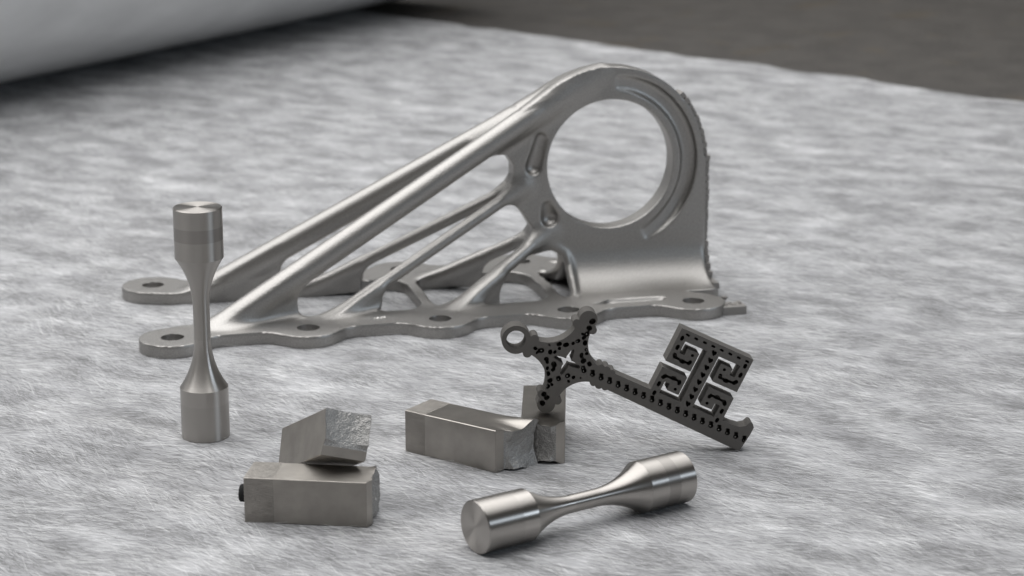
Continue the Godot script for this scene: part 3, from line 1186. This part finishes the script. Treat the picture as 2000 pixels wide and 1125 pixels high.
func build_bracket() -> void:
	# 0 base, 1 ring plate, 2 skirt, 3 4 5 struts
	var pl := prim(1, Vector3(-9, 0, -9), Vector3(154, 3.5, MID), 0.0, 0.0, 0.3, 0)
	pl.k = 0.3
	prim(2, Vector3(88, 9, MID - 3.2), Vector3(156.5, 66.5, MID), 0.0, 0.0, 0.4, 1)
	prim(3, Vector3(113, 0, 8), Vector3(156.5, 19, MID), 0.0, 0.0, 0.35, 2)
	# the skirt's left rim
	var rim := prim(8, Vector3(110.5, 1.8, 11.0), Vector3(116.0, 16.0, 25.0), 1.2, 1.2, 1.6, 2)
	rim.pts = PackedVector3Array([Vector3(112.8, 1.9, 11.5), Vector3(114.6, 3.9, 15.8), Vector3(115.2, 6.4, 20.0), Vector3(115.1, 9.8, 22.7), Vector3(114.0, 13.2, 24.3), Vector3(110.6, 15.6, 25.2)])
	rim.rads = PackedFloat32Array([1.2, 0.85, 0.75, 0.75, 0.85, 1.0])
	var main := prim(8, Vector3(13.0, 2.4, 8.0), Vector3(125.0, 64.3, 27.2), 3.6, 3.6, 4.0, 3)
	main.pts = PackedVector3Array([Vector3(13.0, 2.4, 8.0), Vector3(104.0, 53.6, 23.9), Vector3(114.0, 59.2, 26.0), Vector3(125.0, 64.3, 27.2)])
	main.rads = PackedFloat32Array([3.6, 3.2, 2.9, 1.4])
	prim(4, Vector3(12.0, 2.0, 7.8), Vector3(35.0, 15.5, 11.8), 1.3, 0.0, 3.0, 3)
	prim(0, Vector3(44.0, 2.2, 10.0), Vector3(102.0, 33.0, 25.6), 1.6, 1.8, 3.4, 4)
	prim(4, Vector3(44.0, 2.0, 10.0), Vector3(58.0, 9.4, 13.6), 0.9, 0.0, 4.0, 4)
	prim(0, Vector3(78.5, 2.2, 10.0), Vector3(109.5, 19.4, 26.0), 1.9, 1.9, 3.4, 5)
	prim(4, Vector3(78.5, 2.0, 10.0), Vector3(92.8, 9.6, 17.0), 1.0, 0.0, 4.0, 5)
	# cuts
	for k in 5:
		prim(5, Vector3(36.2 * k, -1, 0.0), Vector3(36.2 * k, 5, 0.0), 3.05, 3.05, 0.02, 0, true)
	prim(6, Vector3(127.4, 38.4, MID - 4), Vector3(127.4, 38.4, MID), 18.55, 18.55, 0.3, 1, true)
	prim(7, Vector3(103, 12, MID - 3.2), Vector3(154, 64, MID - 1), 0.0, 0.0, 0.5, 1, true)
	prim(0, Vector3(107.0, 46.5, MID - 4.0), Vector3(104.9, 38.8, MID - 3.7), 2.1, 2.5, 0.5, 1, true)
	prim(0, Vector3(108.8, 26.8, MID - 4.4), Vector3(109.6, 23.8, MID - 3.8), 2.2, 2.6, 0.6, 1, true)
	prim(0, Vector3(117.5, 4.4, 3.4), Vector3(122.5, 4.0, 5.1), 1.2, 2.0, 0.4, 0, true)
	prim(0, Vector3(122.5, 4.0, 5.1), Vector3(136.3, 4.0, 4.9), 2.0, 2.0, 0.4, 0, true)

	var x0 := -11.0
	var y0 := -0.75
	var nx := int(170.0 / BC)
	var ny := int(68.5 / BC)
	var z0 := -10.0
	var nz := int(roundf((MID - z0) / BC)) # node nz lies on the middle plane
	var sx := ny + 1
	var sz := (nx + 1) * (ny + 1)
	var F := PackedFloat32Array()
	F.resize(sz * (nz + 1))
	F.fill(9.0)
	var B := 8
	var cell_lists := {}
	for bz in range(0, nz + 1, B):
		for bx in range(0, nx + 1, B):
			for by in range(0, ny + 1, B):
				var lo := Vector3(x0 + bx * BC, y0 + by * BC, z0 + bz * BC)
				var hi := lo + Vector3.ONE * (B * BC)
				var c := (lo + hi) * 0.5
				var list: Array[Prim] = []
				var solid := false
				for p in prims:
					if p.lo.x < hi.x and p.hi.x > lo.x and p.lo.y < hi.y and p.hi.y > lo.y and p.lo.z < hi.z and p.hi.z > lo.z:
						var far := dist(p, c.x, c.y, c.z)
						if far < B * BC * 0.9 + p.k + 0.6:
							list.append(p)
							if not p.cut: solid = true
				if not solid:
					continue
				if absf(field(list, c.x, c.y, c.z)) > B * BC * 0.9 + 3.0:
					var deep := field(list, c.x, c.y, c.z)
					if deep > 0.0: continue
				cell_lists[(bz / B * 64 + bx / B) * 64 + by / B] = list
				for k in range(bz, mini(bz + B, nz + 1)):
					var z := z0 + k * BC
					for i in range(bx, mini(bx + B, nx + 1)):
						var x := x0 + i * BC
						var at := k * sz + i * sx
						for j in range(by, mini(by + B, ny + 1)):
							F[at + j] = field(list, x, y0 + j * BC, z)
	print("field ", Time.get_ticks_msec())
	# vertices
	var vid := {}
	var pos := PackedVector3Array()
	var lab := PackedInt32Array()
	var es := [[0, 0, 0, 1, 0, 0], [0, 1, 0, 1, 1, 0], [0, 0, 1, 1, 0, 1], [0, 1, 1, 1, 1, 1], [0, 0, 0, 0, 1, 0], [1, 0, 0, 1, 1, 0], [0, 0, 1, 0, 1, 1], [1, 0, 1, 1, 1, 1], [0, 0, 0, 0, 0, 1], [1, 0, 0, 1, 0, 1], [0, 1, 0, 0, 1, 1], [1, 1, 0, 1, 1, 1]]
	var norm_cache := {}
	for key: int in cell_lists:
		var by: int = key % 64 * B
		var bx: int = key / 64 % 64 * B
		var bz: int = key / 4096 * B
		var list: Array[Prim] = cell_lists[key]
		for k in range(bz, mini(bz + B, nz)):
			for i in range(bx, mini(bx + B, nx)):
				for j in range(by, mini(by + B, ny)):
					var at := k * sz + i * sx + j
					var a := F[at] < 0.0
					if a == (F[at + 1] < 0.0) and a == (F[at + sx] < 0.0) and a == (F[at + sx + 1] < 0.0) and a == (F[at + sz] < 0.0) and a == (F[at + sz + 1] < 0.0) and a == (F[at + sz + sx] < 0.0) and a == (F[at + sz + sx + 1] < 0.0):
						continue
					var ps: Array[Vector3] = []
					var ns: Array[Vector3] = []
					var mean := Vector3.ZERO
					for e in es:
						var ia: int = at + e[0] * sx + e[1] + e[2] * sz
						var ib: int = at + e[3] * sx + e[4] + e[5] * sz
						var fa := F[ia]
						var fb := F[ib]
						if (fa < 0.0) == (fb < 0.0): continue
						var t := fa / (fa - fb)
						var q := Vector3(x0 + (i + lerpf(e[0], e[3], t)) * BC, y0 + (j + lerpf(e[1], e[4], t)) * BC, z0 + (k + lerpf(e[2], e[5], t)) * BC)
						var nk := ia * 3 + (0 if e[0] != e[3] else 1 if e[1] != e[4] else 2)
						var nn: Vector3
						if norm_cache.has(nk):
							nn = norm_cache[nk]
						else:
							var h := 0.06
							var f0 := field(list, q.x, q.y, q.z)
							nn = Vector3(field(list, q.x + h, q.y, q.z) - f0, field(list, q.x, q.y + h, q.z) - f0, field(list, q.x, q.y, q.z + h) - f0).normalized()
							norm_cache[nk] = nn
						ps.append(q)
						ns.append(nn)
						mean += q
					var cnt := ps.size()
					var vv := mean / cnt
					for it in 5:
						var push := Vector3.ZERO
						for m in cnt:
							push += ns[m] * ns[m].dot(ps[m] - vv)
						vv += push / cnt * 1.2
					var cl := Vector3(x0 + i * BC, y0 + j * BC, z0 + k * BC)
					vv = vv.clamp(cl - Vector3.ONE * BC * 0.3, cl + Vector3.ONE * BC * 1.3)
					if k == nz - 1: vv.z = minf(vv.z, MID - 0.02)
					vid[at] = pos.size()
					pos.append(vv)
					var best := 1e9
					var who := 0
					for p in list:
						if p.cut: continue
						var d := dist(p, vv.x, vv.y, vv.z)
						if d < best - 0.02:
							best = d
							who = p.part
					lab.append(who)
	print("verts ", pos.size(), " ", Time.get_ticks_msec())
	# quads of the near half, and those on the middle plane
	var N := pos.size()
	var quads := PackedInt32Array()
	var planar := PackedInt32Array()
	for at: int in vid:
		var k := at / sz
		var rest := at % sz
		var i := rest / sx
		var j := rest % sx
		var f0 := F[at] < 0.0
		# edge along x at (i, j, k): cells (j-1, k-1) (j, k-1) (j, k) (j-1, k)
		for axis in 3:
			var st: int = [sx, 1, sz][axis]
			var o1: int = [1, sz, sx][axis]
			var o2: int = [sz, sx, 1][axis]
			if (F[at + st] < 0.0) == f0: continue
			var c := [at - o1 - o2, at - o2, at, at - o1]
			if not (vid.has(c[0]) and vid.has(c[1]) and vid.has(c[3])): continue
			quads.append_array([vid[c[0]], vid[c[1]], vid[c[2]], vid[c[3]]])
	# edges lying on the middle plane: near cells k = nz - 1 and their mirror images
	for at: int in vid:
		if at / sz != nz - 1: continue
		var up := at + sz
		for axis in 2:
			var st: int = [sx, 1][axis]
			var other: int = [1, sx][axis]
			if (F[up] < 0.0) == (F[up + st] < 0.0): continue
			if not vid.has(at - other): continue
			planar.append_array([vid[at - other], vid[at]])
	# far side = mirror image
	for m in N:
		var p := pos[m]
		pos.append(Vector3(p.x, p.y, 2.0 * MID - p.z))
	var nq := quads.size() / 4
	var all := quads.duplicate()
	for q in nq:
		for c in 4:
			all.append(quads[q * 4 + c] + N)
	for q in planar.size() / 2:
		var a := planar[q * 2]
		var b := planar[q * 2 + 1]
		all.append_array([a, b, b + N, a + N])
	# face normals, pointing out of the solid
	var total := all.size() / 4
	var fn := PackedVector3Array()
	fn.resize(total)
	var use: Array[PackedInt32Array] = []
	use.resize(pos.size())
	for q in total:
		var a := pos[all[q * 4]]
		var n := (pos[all[q * 4 + 2]] - a).cross(pos[all[q * 4 + 3]] - pos[all[q * 4 + 1]]).normalized()
		var mid := (a + pos[all[q * 4 + 2]] + pos[all[q * 4 + 1]] + pos[all[q * 4 + 3]]) * 0.25
		var t := mid + n * 0.35
		var zz := t.z if t.z <= MID else 2.0 * MID - t.z
		var gi := clampi(int(roundf((t.x - x0) / BC)), 0, nx)
		var gj := clampi(int(roundf((t.y - y0) / BC)), 0, ny)
		var gk := clampi(int(roundf((zz - z0) / BC)), 0, nz)
		var t2 := mid - n * 0.35
		var zz2 := t2.z if t2.z <= MID else 2.0 * MID - t2.z
		var hi2 := F[clampi(int(roundf((zz2 - z0) / BC)), 0, nz) * sz + clampi(int(roundf((t2.x - x0) / BC)), 0, nx) * sx + clampi(int(roundf((t2.y - y0) / BC)), 0, ny)]
		if F[gk * sz + gi * sx + gj] < hi2: n = -n
		fn[q] = n
		for c in 4:
			use[all[q * 4 + c]].append(q)
	var soups := {}
	var P := PackedVector3Array()
	P.resize(pos.size())
	for m in pos.size():
		P[m] = Vector3(pos[m].x, pos[m].y, -pos[m].z) * MM
	for q in total:
		var n := fn[q]
		var cn: Array[Vector3] = []
		var tally := {}
		for c in 4:
			var id := all[q * 4 + c]
			var sum := Vector3.ZERO
			for other in use[id]:
				if fn[other].dot(n) > 0.76: sum += fn[other]
			sum = sum.normalized()
			cn.append(Vector3(sum.x, sum.y, -sum.z))
			var l := lab[id % N]
			tally[l] = tally.get(l, 0) + 1
		var who := 0
		var most := 0
		for l in tally:
			if tally[l] > most:
				most = tally[l]
				who = l
		var side := 1 if all[q * 4] >= N else 0
		if who == 1: side = 0
		var key := who * 2 + side
		if not soups.has(key): soups[key] = Soup.new()
		var s: Soup = soups[key]
		var a := P[all[q * 4]]
		var b := P[all[q * 4 + 1]]
		var c2 := P[all[q * 4 + 2]]
		var d := P[all[q * 4 + 3]]
		s.tri(a, b, c2, cn[0], cn[1], cn[2])
		s.tri(a, c2, d, cn[0], cn[2], cn[3])
	var o := thing("metal_bracket", "large grey metal bracket with round eye, slanted struts and drilled base plates", "bracket", Transform3D(Basis(Vector3.UP, asin(0.24460)), Vector3(-0.08971, -0.0003, -0.57063)))
	for key in soups:
		part(PART_NAMES[key / 2], soups[key], M.blasted, o)
	print("bracket ", total, " ", Time.get_ticks_msec())
	# broken-off support stubs down the right edge, and the tab at the foot
	var r := RandomNumberGenerator.new()
	r.seed = 23
	var path: Array = []
	var ang := 41.0
	while ang > 2.0:
		path.append([Vector2(127.4 + 27.75 * cos(deg_to_rad(ang)), 38.4 + 27.75 * sin(deg_to_rad(ang))), deg_to_rad(ang), 2.7, 2.7])
		ang -= 4.1
	var y := 38.4
	while y > 3.0:
		var near := 2.7
		if y < 14.0:
			var cy := y - 14.6
			near = clampf(27.0 - (12.9 + sqrt(maxf(0.0, 121.0 - cy * cy))) - 0.3, 2.7, 14.0)
		path.append([Vector2(155.95, y), 0.0, near, near])
		y -= 1.95
	for q in path:
		var c: Vector2 = q[0]
		var rot: float = q[1]
		var s := Soup.new()
		var dr := Vector2(cos(rot), sin(rot))
		var dt := Vector2(-dr.y, dr.x)
		var depth := r.randf_range(1.1, 1.3)
		var hh := r.randf_range(0.84, 0.95)
		var zn: float = MID - q[2] + r.randf_range(-0.2, 0.5)
		var zf: float = MID + q[3] - r.randf_range(-0.2, 0.5)
		var pr: Array[Vector3] = []
		for k in 8:
			var du := (depth + r.randf_range(-0.1, 0.1)) if k & 1 else -0.5
			var dv := (hh if k & 2 else -hh) * (r.randf_range(0.88, 1.0) if k & 1 else 1.0)
			var zz := zf if k & 4 else zn
			var pp := c + dr * du + dt * dv
			pr.append(Vector3(pp.x, pp.y, -zz) * MM)
		var mid := Vector3.ZERO
		for v in pr: mid += v / 8.0
		for fc in [[0, 1, 3, 2], [4, 5, 7, 6], [0, 1, 5, 4], [2, 3, 7, 6], [1, 3, 7, 5], [0, 2, 6, 4]]:
			s.quad(pr[fc[0]], pr[fc[1]], pr[fc[2]], pr[fc[3]], ((pr[fc[0]] + pr[fc[2]]) * 0.5 - mid) * 1e4)
		part("support_stub", s, M.crust, o)
	var tab := Soup.new()
	var tl := Vector3(150.5, 0.05, -5.6)
	var th := Vector3(158.6, 2.75, -1.5)
	chamfer_box(tab, tl, th, 0.25)
	part("support_tab", tab, M.crust, o)
	for k in 16:
		var s := Soup.new()
		var c := Vector3(r.randf_range(152.8, 158.3), 2.75, r.randf_range(-4.8, -1.6))
		if k > 9: c = Vector3(r.randf_range(153.6, 157.2), r.randf_range(0.4, 3.2), r.randf_range(-0.5, 5.0))
		var hs := Vector3(r.randf_range(0.3, 0.7), r.randf_range(0.2, 0.6), r.randf_range(0.3, 0.6))
		chamfer_box(s, c - hs, c + hs, 0.15)
		part("support_crumb", s, M.crust, o)
	# two small bright marks struck into the near plate
	for q in [[[55.0, 4.0], [55.6, 4.5], [56.2, 4.3], [56.0, 5.0]], [[56.9, 4.4], [57.2, 5.1], [57.9, 5.3], [58.0, 4.7]]]:
		var s := Soup.new()
		for i in q.size() - 1:
			var a := Vector2(q[i][0], q[i][1])
			var b := Vector2(q[i + 1][0], q[i + 1][1])
			var w := (b - a).orthogonal().normalized() * 0.24
			var pr: Array[Vector3] = []
			for pt in [a - w, a + w, b + w, b - w]:
				pr.append(Vector3(pt.x, 3.5, -pt.y) * MM)
			var top := (Vector3((a.x + b.x) * 0.5, 3.72, -(a.y + b.y) * 0.5)) * MM
			for e in 4:
				s.flat(pr[e], pr[(e + 1) % 4], top, Vector3.UP)
		part("struck_mark", s, M.nick, o)

func chamfer_box(s: Soup, lo: Vector3, hi: Vector3, ch: float) -> void:
	# mm in field space, z away; a box with its upper edges cut
	var ring: Array = []
	for lv in [[lo.y, 0.0], [hi.y - ch, 0.0], [hi.y, ch]]:
		var y: float = lv[0]
		var q: float = lv[1]
		ring.append([Vector3(lo.x + q, y, -(lo.z + q)) * MM, Vector3(hi.x - q, y, -(lo.z + q)) * MM, Vector3(hi.x - q, y, -(hi.z - q)) * MM, Vector3(lo.x + q, y, -(hi.z - q)) * MM])
	var mid := (Vector3(lo.x + hi.x, lo.y + hi.y, -(lo.z + hi.z)) * 0.5) * MM
	for l in 2:
		for e in 4:
			var e2 := (e + 1) % 4
			var c: Vector3 = (ring[l][e] + ring[l + 1][e2]) * 0.5
			s.quad(ring[l][e], ring[l][e2], ring[l + 1][e2], ring[l + 1][e], (c - mid) * 1e4)
	s.quad(ring[2][0], ring[2][1], ring[2][2], ring[2][3], Vector3.UP)
	s.quad(ring[0][0], ring[0][1], ring[0][2], ring[0][3], Vector3.DOWN)
